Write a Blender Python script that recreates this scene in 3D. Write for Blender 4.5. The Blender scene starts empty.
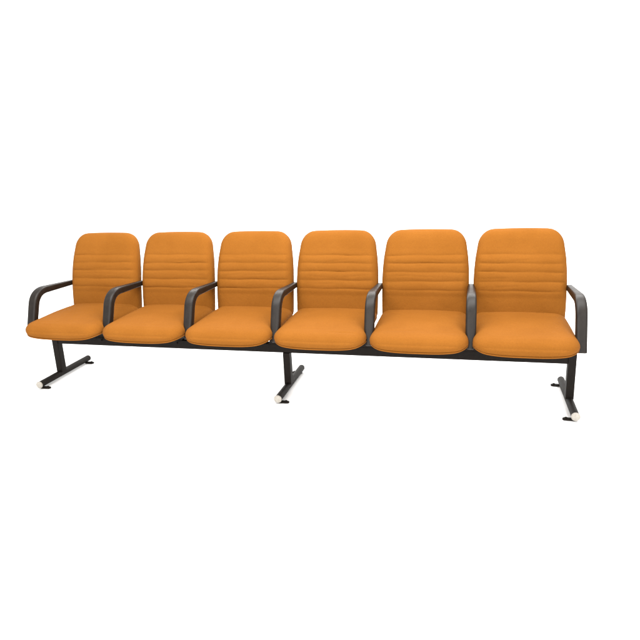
import bpy, math, random
import numpy as np
from mathutils import Matrix, Vector

scene = bpy.context.scene
col = scene.collection

# ------------------------------------------------------------------ camera
cam_d = bpy.data.cameras.new("camera")
cam = bpy.data.objects.new("camera", cam_d)
col.objects.link(cam)
scene.camera = cam
cam_d.sensor_width = 36.0
cam_d.lens = 591.2 / 640.0 * 36.0
cam_d.clip_start = 0.05
cam_d.clip_end = 200.0
YAW, PITCH, ROLL = 0.2481, -0.2752, -0.0428
_f = Vector((-math.sin(YAW) * math.cos(PITCH), math.cos(YAW) * math.cos(PITCH), math.sin(PITCH)))
_r = Vector((math.cos(YAW), math.sin(YAW), 0.0))
_u = _r.cross(_f)
_r2 = _r * math.cos(ROLL) + _u * math.sin(ROLL)
_u2 = _u * math.cos(ROLL) - _r * math.sin(ROLL)
M = Matrix.Identity(4)
for i in range(3):
    M[i][0], M[i][1], M[i][2] = _r2[i], _u2[i], -_f[i]
M[0][3], M[1][3], M[2][3] = 2.8602, -3.5124, 1.5077
cam.matrix_world = M

# ------------------------------------------------------------------ world, lamps and added fill lights (white photo studio)
world = bpy.data.worlds.new("World")
scene.world = world
world.use_nodes = True
bg = world.node_tree.nodes["Background"]
bg.inputs[0].default_value = (1.0, 0.99, 0.975, 1)
bg.inputs[1].default_value = 1.3


def softbox(name, loc, target, sx, sy, power, colr):
    d = bpy.data.lights.new(name, 'AREA')
    d.shape = 'RECTANGLE'
    d.size, d.size_y = sx, sy
    d.energy = power
    d.color = colr
    o = bpy.data.objects.new(name, d)
    col.objects.link(o)
    o.location = loc
    o.rotation_euler = (Vector(target) - Vector(loc)).to_track_quat('-Z', 'Y').to_euler()
    return o


softbox("overhead_softbox", (2.2, -0.9, 3.6), (1.8, 0.0, 0.4), 5.0, 2.2, 375, (1.0, 0.98, 0.95))
softbox("key_softbox", (5.2, -3.6, 2.6), (2.0, 0.1, 0.6), 1.6, 1.6, 64, (1.0, 0.97, 0.93))
softbox("front_fill", (1.6, -6.0, 2.3), (1.7, 0.1, 0.6), 3.2, 1.8, 170, (1.0, 0.97, 0.93))  # added fill light, lifts the lower backrests and seat fronts
softbox("rear_floor_fill", (1.7, 3.0, 3.45), (1.74, 0.1, 0.0), 6.0, 0.9, 260, (1.0, 0.99, 0.97))  # added light from behind, out of view, whitens the floor under the bench

vs = scene.view_settings
vs.view_transform = 'Standard'
vs.look = 'None'
vs.exposure = 0.0
vs.gamma = 1.0
vs.use_curve_mapping = False


# ------------------------------------------------------------------ materials
def base_mat(name):
    m = bpy.data.materials.new(name)
    m.use_nodes = True
    nt = m.node_tree
    return m, nt, nt.nodes["Principled BSDF"]


def fabric_mat():
    m, nt, b = base_mat("orange_upholstery")
    n, l = nt.nodes, nt.links
    tc = n.new('ShaderNodeTexCoord')
    big = n.new('ShaderNodeTexNoise'); big.inputs['Scale'].default_value = 5.0; big.inputs['Detail'].default_value = 4
    fine = n.new('ShaderNodeTexNoise'); fine.inputs['Scale'].default_value = 260.0; fine.inputs['Detail'].default_value = 3
    l.new(tc.outputs['Object'], big.inputs['Vector']); l.new(tc.outputs['Object'], fine.inputs['Vector'])
    ramp = n.new('ShaderNodeValToRGB')
    ramp.color_ramp.elements[0].position = 0.3; ramp.color_ramp.elements[0].color = (0.180, 0.0630, 0.0076, 1)
    ramp.color_ramp.elements[1].position = 0.7; ramp.color_ramp.elements[1].color = (0.199, 0.0710, 0.0094, 1)
    l.new(big.outputs[0], ramp.inputs[0])
    mix = n.new('ShaderNodeMix'); mix.data_type = 'RGBA'; mix.blend_type = 'MULTIPLY'
    mix.inputs[0].default_value = 0.35
    fr = n.new('ShaderNodeValToRGB')
    fr.color_ramp.elements[0].position = 0.35; fr.color_ramp.elements[0].color = (0.72, 0.70, 0.66, 1)
    fr.color_ramp.elements[1].position = 0.65; fr.color_ramp.elements[1].color = (1.1, 1.1, 1.1, 1)
    l.new(fine.outputs[0], fr.inputs[0])
    l.new(ramp.outputs[0], mix.inputs[6]); l.new(fr.outputs[0], mix.inputs[7])
    l.new(mix.outputs[2], b.inputs['Base Color'])
    b.inputs['Roughness'].default_value = 0.88
    b.inputs['Specular IOR Level'].default_value = 0.07
    b.inputs['Sheen Weight'].default_value = 0.0
    b.inputs['Sheen Roughness'].default_value = 0.4
    b.inputs['Sheen Tint'].default_value = (1.0, 0.72, 0.4, 1)
    # woven threads and soft ripples
    wx = n.new('ShaderNodeTexWave'); wx.bands_direction = 'X'; wx.inputs['Scale'].default_value = 140; wx.inputs['Distortion'].default_value = 1.0
    wy = n.new('ShaderNodeTexWave'); wy.bands_direction = 'DIAGONAL'; wy.inputs['Scale'].default_value = 150; wy.inputs['Distortion'].default_value = 1.0
    l.new(tc.outputs['Object'], wx.inputs['Vector']); l.new(tc.outputs['Object'], wy.inputs['Vector'])
    ad = n.new('ShaderNodeMath'); ad.operation = 'ADD'
    l.new(wx.outputs[1], ad.inputs[0]); l.new(wy.outputs[1], ad.inputs[1])
    b1 = n.new('ShaderNodeBump'); b1.inputs['Strength'].default_value = 0.25; b1.inputs['Distance'].default_value = 0.0008
    l.new(ad.outputs[0], b1.inputs['Height'])
    rip = n.new('ShaderNodeTexNoise'); rip.inputs['Scale'].default_value = 16.0; rip.inputs['Detail'].default_value = 3
    rip.inputs['Distortion'].default_value = 0.6
    l.new(tc.outputs['Object'], rip.inputs['Vector'])
    b2 = n.new('ShaderNodeBump'); b2.inputs['Strength'].default_value = 0.35; b2.inputs['Distance'].default_value = 0.006
    l.new(rip.outputs[0], b2.inputs['Height']); l.new(b1.outputs[0], b2.inputs['Normal'])
    l.new(b2.outputs[0], b.inputs['Normal'])
    return m


def dark_mat(name, c0, c1, rough, scale=30, bump=0.0004, metallic=0.0, spec=0.5):
    m, nt, b = base_mat(name)
    n, l = nt.nodes, nt.links
    tc = n.new('ShaderNodeTexCoord')
    no = n.new('ShaderNodeTexNoise'); no.inputs['Scale'].default_value = scale; no.inputs['Detail'].default_value = 5
    l.new(tc.outputs['Object'], no.inputs['Vector'])
    ramp = n.new('ShaderNodeValToRGB')
    ramp.color_ramp.elements[0].position = 0.35; ramp.color_ramp.elements[0].color = (*c0, 1)
    ramp.color_ramp.elements[1].position = 0.7; ramp.color_ramp.elements[1].color = (*c1, 1)
    l.new(no.outputs[0], ramp.inputs[0]); l.new(ramp.outputs[0], b.inputs['Base Color'])
    mr = n.new('ShaderNodeMapRange')
    mr.inputs['To Min'].default_value = rough - 0.08; mr.inputs['To Max'].default_value = rough + 0.1
    l.new(no.outputs[0], mr.inputs['Value']); l.new(mr.outputs[0], b.inputs['Roughness'])
    b.inputs['Metallic'].default_value = metallic
    b.inputs['Specular IOR Level'].default_value = spec
    gr = n.new('ShaderNodeTexNoise'); gr.inputs['Scale'].default_value = 500
    l.new(tc.outputs['Object'], gr.inputs['Vector'])
    bp = n.new('ShaderNodeBump'); bp.inputs['Strength'].default_value = 0.3; bp.inputs['Distance'].default_value = bump
    l.new(gr.outputs[0], bp.inputs['Height']); l.new(bp.outputs[0], b.inputs['Normal'])
    return m


FABRIC = fabric_mat()
PLASTIC = dark_mat("dark_moulded_plastic", (0.008, 0.006, 0.005), (0.012, 0.009, 0.007), 0.42, spec=0.21)
STEEL = dark_mat("black_painted_steel", (0.007, 0.0055, 0.0045), (0.010, 0.0075, 0.006), 0.55, spec=0.08)
SHELL = dark_mat("dark_back_shell", (0.007, 0.005, 0.0035), (0.011, 0.008, 0.005), 0.55, spec=0.1)
CAP = dark_mat("white_plastic_cap", (0.27, 0.25, 0.22), (0.34, 0.322, 0.29), 0.45, scale=90, spec=0.3)
BACKDROP = dark_mat("white_studio_paper", (0.90, 0.90, 0.90), (0.92, 0.92, 0.92), 0.9, scale=3, spec=0.1)


# ------------------------------------------------------------------ mesh helpers
def link_mesh(name, verts, faces, mat, parent=None, smooth=True, sharp_angle=None):
    me = bpy.data.meshes.new(name)
    me.from_pydata([tuple(map(float, v)) for v in verts], [], [tuple(int(i) for i in f) for f in faces])
    me.validate()
    me.update()
    import bmesh
    bm = bmesh.new(); bm.from_mesh(me)
    bmesh.ops.recalc_face_normals(bm, faces=bm.faces)
    bm.to_mesh(me); bm.free()
    me.materials.append(mat)
    if smooth:
        me.polygons.foreach_set("use_smooth", [True] * len(me.polygons))
        if sharp_angle is not None:
            me.set_sharp_from_angle(angle=math.radians(sharp_angle))
    o = bpy.data.objects.new(name, me)
    col.objects.link(o)
    if parent:
        o.parent = parent
    return o


class Bag:
    def __init__(self):
        self.v, self.f = [], []

    def add(self, v, f):
        k = len(self.v)
        self.v += [tuple(a) for a in v]
        self.f += [tuple(i + k for i in q) for q in f]

    def loft(self, rings, cap0=True, cap1=True):
        n = len(rings[0])
        v, f = [], []
        for r in rings:
            v += list(r)
        for a in range(len(rings) - 1):
            for b in range(n):
                c = (b + 1) % n
                f.append((a * n + b, a * n + c, (a + 1) * n + c, (a + 1) * n + b))
        if cap0:
            f.append(tuple(range(n - 1, -1, -1)))
        if cap1:
            f.append(tuple((len(rings) - 1) * n + b for b in range(n)))
        self.add(v, f)

    def sweep(self, path, sizes, power=5.0, n=28, side=(1, 0, 0)):
        """rounded rectangular section swept along path; sizes = (width along side, thickness)"""
        P = [Vector(p) for p in path]
        S = Vector(side)
        rings = []
        for i, p in enumerate(P):
            t = (P[min(i + 1, len(P) - 1)] - P[max(i - 1, 0)]).normalized()
            s = (S - t * S.dot(t)).normalized()
            q = t.cross(s).normalized()
            w, h = sizes[i] if isinstance(sizes, list) else sizes
            ring = []
            for k in range(n):
                a = 2 * math.pi * (k + 0.5) / n
                c, d = math.cos(a), math.sin(a)
                x = math.copysign(abs(c) ** (2 / power), c) * w / 2
                y = math.copysign(abs(d) ** (2 / power), d) * h / 2
                ring.append(p + s * x + q * y)
            rings.append(ring)
        self.loft(rings)

    def tube(self, a, b, r, n=28, dome0=0.0, dome1=0.0):
        a, b = Vector(a), Vector(b)
        t = (b - a).normalized()
        s = t.orthogonal().normalized()
        q = t.cross(s)
        prof = []
        if dome0:
            prof += [(-dome0 * math.cos(k * math.pi / 12), r * max(0.05, math.sin(k * math.pi / 12))) for k in range(0, 6)]
        prof.append((0, r))
        L = (b - a).length
        prof.append((L, r))
        if dome1:
            prof += [(L + dome1 * math.sin(k * math.pi / 12), r * max(0.05, math.cos(k * math.pi / 12))) for k in range(1, 7)]
        rings = []
        for (z, rr) in prof:
            rings.append([a + t * z + (s * math.cos(2 * math.pi * k / n) + q * math.sin(2 * math.pi * k / n)) * rr for k in range(n)])
        self.loft(rings)

    def build(self, name, mat, parent, sharp=40):
        return link_mesh(name, self.v, self.f, mat, parent, True, sharp)


# ------------------------------------------------------------------ padded shapes
def dist_to_outline(px, py, ox, oy):
    d = np.full(px.shape, 9.0)
    n = len(ox)
    for i in range(n):
        j = (i + 1) % n
        ex, ey = ox[j] - ox[i], oy[j] - oy[i]
        L2 = ex * ex + ey * ey + 1e-12
        t = np.clip(((px - ox[i]) * ex + (py - oy[i]) * ey) / L2, 0, 1)
        d = np.minimum(d, np.hypot(px - ox[i] - t * ex, py - oy[i] - t * ey))
    return d


def smoothstep(a, b, x):
    t = np.clip((x - a) / (b - a), 0, 1)
    return t * t * (3 - 2 * t)


def half_width(s, L, pts, c0, c1):
    """half width along the length s in [0, L]; pts = (fraction, half width); c = (along, across) of the round corners"""
    b = np.interp(s / L, [p[0] for p in pts], [p[1] for p in pts])
    q1 = np.clip((s - (L - c1[0])) / c1[0], 0, 1)
    q0 = np.clip((c0[0] - s) / c0[0], 0, 1)
    e = 2.15
    return b - c1[1] * (1 - (1 - q1 ** e) ** (1 / e)) - c0[1] * (1 - (1 - q0 ** e) ** (1 / e))


def grid_axis(L, c0, c1, n):
    t = np.linspace(0, 1, n)
    s = list(L * t)
    s += list(c0 * (1 - np.cos(np.linspace(0, math.pi / 2, 14))))
    s += list(L - c1 * (1 - np.cos(np.linspace(0, math.pi / 2, 16))))
    s = np.unique(np.round(s, 5))
    keep = [s[0]]
    for v in s[1:]:
        if v - keep[-1] > 0.0006:
            keep.append(v)
    keep[-1] = L
    return np.array(keep)


def round_prof(d, r, e=2.1):
    t = np.clip(d / r, 0, 1)
    return (1 - (1 - t) ** e) ** (1 / e)


def pad(L, pts, c0, c1, bow0, bow1, top_fn, bot_fn, place, n_len=96, n_wid=56):
    """closed padded shape. returns verts, faces"""
    s = grid_axis(L, c0[0], c1[0], n_len)
    w = half_width(s, L, pts, c0, c1)
    u = np.sin(np.linspace(-math.pi / 2, math.pi / 2, n_wid) * 0.94) / math.sin(math.pi / 2 * 0.94)
    X = w[:, None] * u[None, :]
    wm = max(p[1] for p in pts)
    bend = (1 - (X / wm) ** 2)
    f0 = (1 - s / L)[:, None] ** 2
    f1 = (s / L)[:, None] ** 2
    S = s[:, None] + bow1 * bend * f1 - bow0 * bend * f0
    ox = np.concatenate([X[:, 0], X[-1, 1:], X[::-1, -1][1:], X[0, ::-1][1:-1]])
    oy = np.concatenate([S[:, 0], S[-1, 1:], S[::-1, -1][1:], S[0, ::-1][1:-1]])
    D = dist_to_outline(X, S, ox, oy)
    D[0, :] = D[-1, :] = 0
    D[:, 0] = D[:, -1] = 0
    Ht = top_fn(X, S, D)
    Hb = bot_fn(X, S, D)
    nr, nc = X.shape
    verts, faces = [], []
    idx = np.arange(nr * nc).reshape(nr, nc)
    for i in range(nr):
        for j in range(nc):
            verts.append(place(X[i, j], S[i, j], Ht[i, j]))
    for i in range(nr - 1):
        for j in range(nc - 1):
            faces.append((idx[i, j], idx[i, j + 1], idx[i + 1, j + 1], idx[i + 1, j]))
    off = len(verts)
    for i in range(nr):
        for j in range(nc):
            verts.append(place(X[i, j], S[i, j], Hb[i, j]))
    for i in range(nr - 1):
        for j in range(nc - 1):
            faces.append((off + idx[i, j], off + idx[i + 1, j], off + idx[i + 1, j + 1], off + idx[i, j + 1]))
    rim = [idx[i, 0] for i in range(nr)] + [idx[-1, j] for j in range(1, nc)] + \
          [idx[i, -1] for i in range(nr - 2, -1, -1)] + [idx[0, j] for j in range(nc - 2, 0, -1)]
    for a in range(len(rim)):
        b = rim[(a + 1) % len(rim)]
        a_ = rim[a]
        faces.append((a_, b, off + b, off + a_))
    return verts, faces


def ripple(rng, X, Y, amp, n=7, fmin=6, fmax=22, ybias=1.0):
    out = np.zeros_like(X)
    for _ in range(n):
        kx, ky = rng.uniform(-fmax, fmax) * 0.5, rng.uniform(fmin, fmax) * ybias * rng.choice([-1, 1])
        out += np.sin(kx * X + ky * Y + rng.uniform(0, 6.28)) * rng.uniform(0.3, 1.0) / n
    return out * amp


# ------------------------------------------------------------------ setting
def make_sweep():
    # flat floor running back into a tall curved paper backdrop
    x0, x1 = -14.0, 18.0
    y_front, y_curve, R, top = -16.0, 3.0, 1.6, 7.0
    link_mesh("floor", [(x0, y_front, 0), (x1, y_front, 0), (x1, y_curve, 0), (x0, y_curve, 0)], [(0, 1, 2, 3)], BACKDROP, None, False)["kind"] = "structure"
    prof = [(y_curve, 0.0)]
    for k in range(1, 33):
        a = k / 32 * math.pi / 2
        prof.append((y_curve + R * math.sin(a), R * (1 - math.cos(a))))
    prof.append((y_curve + R, top))
    v, f = [], []
    for (y, z) in prof:
        v += [(x0, y, z), (x1, y, z)]
    for k in range(len(prof) - 1):
        f.append((2 * k, 2 * k + 1, 2 * k + 3, 2 * k + 2))
    link_mesh("backdrop", v, f, BACKDROP, None, True)["kind"] = "structure"


make_sweep()

# ------------------------------------------------------------------ the bench
P = 0.58                      # pitch of the seats
N = 6
LEGX = (0.0, 3 * P, 6 * P)
bench = bpy.data.objects.new("waiting_bench", None)
col.objects.link(bench)
bench.empty_display_size = 0.3
bench["label"] = "six seat waiting bench with orange padded seats, dark armrests and three black legs"
bench["category"] = "bench"

BZ0, BZ1 = 0.262, 0.322       # beam bottom and top
BH = (BZ0 + BZ1) / 2


def make_beam():
    b = Bag()
    b.sweep([(0.0235, 0, BH), (6 * P - 0.0235, 0, BH)], (0.05, BZ1 - BZ0), power=14, side=(0, 1, 0))
    b.build("beam", STEEL, bench)


make_beam()


def make_leg(x):
    b = Bag()
    top = BZ1 + 0.004 if x != LEGX[1] else BZ0 - 0.001
    b.sweep([(x, -0.004, 0.044), (x, -0.004, top)], (0.046, 0.054), power=14, side=(1, 0, 0))
    b.build("leg", STEEL, bench)
    FY0, FY1, FZ, r = -0.246, 0.315, 0.034, 0.0225
    t = Bag()
    t.tube((x, FY0, FZ), (x, FY1, FZ), r, dome1=0.012)
    bar = t.build("foot_bar", STEEL, bench, sharp=50)
    c = Bag()
    c.tube((x, FY0 - 0.002, FZ), (x, FY0 - 0.008, FZ), 0.0245, dome1=0.007)
    c.build("end_cap", CAP, bar, sharp=60)
    # flat fixing lugs pointing to the middle of the bench, with a bolt head
    sx = -1 if x > 4 * P else 1
    for y in (FY0 + 0.02, FY1 - 0.03):
        if x == LEGX[1] and y > 0:
            sx = -1
        g = Bag()
        g.sweep([(x, y, 0.0062), (x + sx * 0.040, y, 0.0062), (x + sx * 0.058, y, 0.0062), (x + sx * 0.064, y, 0.0062)],
                [(0.030, 0.010), (0.030, 0.010), (0.026, 0.010), (0.012, 0.009)], power=6, side=(0, 1, 0))
        g.tube((x + sx * 0.046, y, 0.010), (x + sx * 0.046, y, 0.017), 0.008, n=6)
        g.tube((x, y, 0.004), (x, y, 0.020), 0.012, n=16)
        g.build("fixing_lug", STEEL, bar)


for x in LEGX:
    make_leg(x)


def bezier(p0, p1, p2, n):
    out = []
    for k in range(n + 1):
        t = k / n
        out.append(tuple((1 - t) ** 2 * a + 2 * t * (1 - t) * b + t * t * c for a, b, c in zip(p0, p1, p2)))
    return out


def make_armrest(i):
    x = i * P + {0: 0.002, N: 0.002}.get(i, 0.0)
    end = i in (0, N)
    A = (x, -0.236, 0.402)
    if i == 0:
        A = (x, -0.230, 0.420)
    B = (x, -0.170, 0.592)
    K = (x, -0.138, 0.676)
    C = (x, -0.035, 0.669)
    E = (x, 0.285, 0.652)
    path = [tuple(a + (b - a) * t for a, b in zip(A, B)) for t in (0, 0.015, 0.04, 0.3, 0.5, 0.7, 0.85)]
    path += bezier(B, K, C, 16)
    path += [tuple(a + (b - a) * t for a, b in zip(C, E)) for t in (0.25, 0.5, 0.75, 0.9, 0.97, 1.0)]
    sizes = []
    n = len(path)
    for k, p in enumerate(path):
        y, z = p[1], p[2]
        if z < 0.588:
            t = (z - 0.385) / 0.2
            w = 0.060 if end else 0.034 + 0.026 * min(1, max(0, (z - 0.40) / 0.10))
            h = 0.046 + 0.007 * t
        else:
            q = min(1, max(0, (y + 0.15) / 0.41))
            w = 0.060 - 0.022 * q
            h = 0.053 - 0.018 * q
        if k == 0 or k == n - 1:
            w *= 0.8; h *= 0.75
        sizes.append((w, h))
    b = Bag()
    b.sweep(path, sizes, power=4.2, n=36)
    arm = b.build("armrest", PLASTIC, bench, sharp=60)
    # pressed steel bracket from the foot of the armrest back to the beam
    s = Bag()
    wb = 0.045 if end else 0.23
    xi = i * P + {0: 0.024, N: -0.024}.get(i, 0.0)
    s.sweep([(xi, -0.222, 0.410), (xi, -0.04, 0.398)], (0.020, 0.022), power=8)
    s.sweep([(xi, -0.040, 0.424), (xi, -0.034, 0.375), (xi, -0.024, 0.3235)], [(0.045 if end else 0.09, 0.010), (0.05 if end else 0.19, 0.010), (wb, 0.010)], power=10)
    s.tube((xi, -0.044, 0.352), (xi, -0.036, 0.353), 0.009, n=6)
    s.build("arm_bracket", STEEL, arm)
    # pin that joins the rear end to the backrests beside it
    r = Bag()
    xa, xb = i * P - 0.034, i * P + 0.034
    if i == 0:
        xa = x - 0.006
    if i == N:
        xb = x + 0.006
    r.tube((xa, 0.279, 0.6495), (xb, 0.279, 0.6495), 0.0085, n=16, dome0=0.003, dome1=0.003)
    r.build("arm_pin", STEEL, arm)


for i in range(N + 1):
    make_armrest(i)

# ------------------------------------------------------------------ seats
SEAT_Y0, SEAT_L = -0.350, 0.600
SEAT_PTS = [(0.0, 0.274), (0.12, 0.279), (0.35, 0.2785), (0.6, 0.279), (1.0, 0.277)]


def make_seat(i):
    rng = random.Random(40 + i)
    cx = (i + 0.5) * P

    def mid(s):
        return 0.449 + 0.004 * s / SEAT_L

    def top(X, S, D):
        h = 0.052 * round_prof(D, 0.08, 2.25)
        h = h + 0.023 * np.clip(1 - (X / 0.29) ** 2, 0, 1) * np.sin(np.clip(S / SEAT_L, 0, 1) * math.pi * 0.92) ** 1.0
        m = smoothstep(0.0, 0.06, D)
        h = h + ripple(rng, X, S, 0.0035, ybias=0.8) * m
        # pull creases that run in from the rear corners
        for sg in (-1, 1):
            for q in range(2):
                a = 0.055 + 0.05 * q + rng.uniform(-0.01, 0.01)
                line = (SEAT_L - S) - a - (0.26 - sg * X) * rng.uniform(0.35, 0.7)
                h = h - 0.0026 * np.exp(-(line / 0.010) ** 2) * smoothstep(0.06, 0.2, sg * X) * m
        # faint drag lines along the front of the cushion
        for q in range(4):
            s0, x0, ln = rng.uniform(0.015, 0.11), rng.uniform(-0.2, 0.2), rng.uniform(0.06, 0.16)
            li = S - s0 - rng.uniform(-0.08, 0.08) * (X - x0)
            h = h - 0.0018 * np.exp(-(li / 0.006) ** 2) * np.exp(-((X - x0) / ln) ** 2) * smoothstep(0.0, 0.02, D)
        return h

    def bot(X, S, D):
        return -(0.016 + 0.037 * (1 - np.clip(np.abs(X) / 0.28, 0, 1) ** 3.6)) * round_prof(D, 0.045, 2.3)

    def place(x, s, h):
        return (cx + x, SEAT_Y0 + s, mid(s) + h)

    v, f = pad(SEAT_L, SEAT_PTS, (0.085, 0.075), (0.06, 0.06), 0.010, 0.0, top, bot, place, 84, 60)
    seat = link_mesh("seat", v, f, FABRIC, bench)
    # sewn piping round the lower front edge
    ss = list(np.linspace(0.30, 0.03, 14)) + list(0.03 * (1 - np.sin(np.linspace(0, math.pi / 2, 9)))[1:])
    ws = half_width(np.array(ss), SEAT_L, SEAT_PTS, (0.085, 0.075), (0.06, 0.06))
    pipe = []
    for a, w in list(zip(ss, ws)):
        pipe.append((-(w - 0.004), a))
    pipe += [(x, 0.0) for x in np.linspace(-ws[-1] + 0.02, ws[-1] - 0.02, 21)]
    pipe += [(-x, a) for x, a in pipe[:len(ss)][::-1]]
    path = []
    for x, a in pipe:
        a2 = a - 0.010 * (1 - (x / 0.279) ** 2) * (1 - a / SEAT_L) ** 2
        d = (0.016 + 0.037 * (1 - min(1, abs(x) / 0.28) ** 3.6)) * 0.80
        path.append((cx + x, SEAT_Y0 + a2 + 0.0085, mid(a) - d))
    pb = Bag()
    pb.sweep(path, (0.0075, 0.0075), power=2, n=10, side=(0, 0.02, 1))
    pb.build("piping", FABRIC, seat)
    # dark pan under the cushion and its two cross brackets on the beam
    p, q = pad(SEAT_L - 0.15, [(0, 0.190), (1, 0.190)], (0.06, 0.06), (0.05, 0.05), 0.005, 0.0,
               lambda X, S, D: 0.010 + 0 * X, lambda X, S, D: -0.004 * round_prof(D, 0.01),
               lambda x, s, h: (cx + x, SEAT_Y0 + 0.09 + s, mid(s) - 0.058 + h), 24, 20)
    link_mesh("seat_pan", p, q, SHELL, seat, True, 40)
    for sg in (-1, 1):
        b = Bag()
        b.sweep([(cx + sg * 0.12, -0.17, 0.370), (cx + sg * 0.12, -0.10, 0.352), (cx + sg * 0.12, -0.05, 0.336), (cx + sg * 0.12, 0.06, 0.336),
                 (cx + sg * 0.12, 0.16, 0.374)], [(0.032, 0.022), (0.032, 0.028), (0.032, 0.024), (0.032, 0.024), (0.032, 0.02)], power=9)
        b.sweep([(cx + sg * 0.085 - 0.015, -0.0315, 0.3115), (cx + sg * 0.085 + 0.015, -0.0315, 0.3115)], (0.011, 0.026), power=8, side=(0, 1, 0))
        b.sweep([(cx + sg * 0.085, -0.0345, 0.326), (cx + sg * 0.12, -0.0345, 0.334)], (0.014, 0.008), power=8, side=(0, 1, 0))
        b.build("seat_bracket", STEEL, seat)


for i in range(N):
    make_seat(i)

# ------------------------------------------------------------------ backrests
BACK_Z0, BACK_L = 0.430, 0.585
BACK_PTS = [(0.0, 0.273), (0.15, 0.276), (0.32, 0.277), (0.46, 0.277), (0.58, 0.2745), (0.70, 0.269), (0.84, 0.257), (1.0, 0.241)]
SEAMS = [0.205, 0.262, 0.318, 0.372, 0.424]


def back_axis(s):
    """depth and height of the backrest's middle sheet at length s"""
    t = s / BACK_L
    y = 0.235 + 0.040 * t + 0.098 * t * t
    z = BACK_Z0 + s * 0.968
    dy = (0.040 + 0.196 * t) / BACK_L
    nn = math.hypot(dy, 0.968)
    return y, z, -0.968 / nn, dy / nn      # normal towards the sitter (ny, nz)


def make_back(i):
    rng = random.Random(90 + i)
    cx = (i + 0.5) * P
    seams = [s + rng.uniform(-0.003, 0.003) for s in SEAMS]
    tilt = [rng.uniform(-0.008, 0.008) for _ in SEAMS]
    dep = [rng.uniform(0.7, 1.3) for _ in SEAMS]
    fr = [rng.uniform(6, 13) for _ in SEAMS]
    ph = [rng.uniform(0, 6.28) for _ in SEAMS]

    def top(X, S, D):
        h = 0.046 * round_prof(D, 0.052, 2.1)
        h = h + 0.010 * np.clip(1 - (X / 0.28) ** 2, 0, 1) * smoothstep(0, 0.08, D)
        m = smoothstep(0.0, 0.05, D)
        # lumbar swell with sewn channels
        mx = smoothstep(0.006, 0.045, D)
        lum = smoothstep(0.16, 0.215, S) * (1 - smoothstep(0.38, 0.47, S))
        h = h + 0.008 * lum * mx
        for k, s0 in enumerate(seams):
            line = S - s0 - tilt[k] * X + 0.0015 * np.sin(X * 23 + k * 2.1 + i)
            depth = 0.0044 * dep[k] * (0.72 + 0.28 * np.sin(X * fr[k] + ph[k]))
            h = h - depth * np.exp(-np.abs(line) / 0.0048) * mx
            h = h - 0.0022 * np.exp(-(line / 0.016) ** 2) * mx
        h = h + ripple(rng, X, S, 0.0020, ybias=1.2) * m
        # loose creases across the padded channels and down by the seat
        for q in range(4):
            s0, x0, ln = rng.choice([0.235, 0.29, 0.345, 0.398]) + rng.uniform(-0.012, 0.012), rng.uniform(-0.2, 0.2), rng.uniform(0.05, 0.12)
            li = S - s0 - rng.uniform(-0.12, 0.12) * (X - x0)
            h = h - 0.0010 * np.exp(-(li / 0.006) ** 2) * np.exp(-((X - x0) / ln) ** 2) * m
        return h

    def bot(X, S, D):
        return -0.014 + 0 * X

    def place(x, s, h):
        y, z, ny, nz = back_axis(s)
        return (cx + x, y + ny * h, z + nz * h)

    v, f = pad(BACK_L, BACK_PTS, (0.05, 0.03), (0.086, 0.084), 0.0, 0.009, top, bot, place, 150, 56)
    back = link_mesh("backrest", v, f, FABRIC, bench, True, 55)
    pts = [(a, b - 0.004) for a, b in BACK_PTS]
    v, f = pad(BACK_L - 0.008, pts, (0.05, 0.03), (0.083, 0.082), 0.0, 0.009,
               lambda X, S, D: -0.010 + 0 * X, lambda X, S, D: -0.022 - 0.022 * round_prof(D, 0.03),
               lambda x, s, h: place(x, s + 0.004, h), 40, 32)
    link_mesh("back_shell", v, f, SHELL, back, True, 50)
    # upright that carries the backrest from the beam
    b = Bag()
    b.sweep([(cx, 0.028, 0.312), (cx, 0.16, 0.325), (cx, 0.25, 0.372), (cx, 0.292, 0.45), (cx, 0.305, 0.56)],
            (0.07, 0.010), power=8)
    b.build("back_support", STEEL, back)


for i in range(N):
    make_back(i)
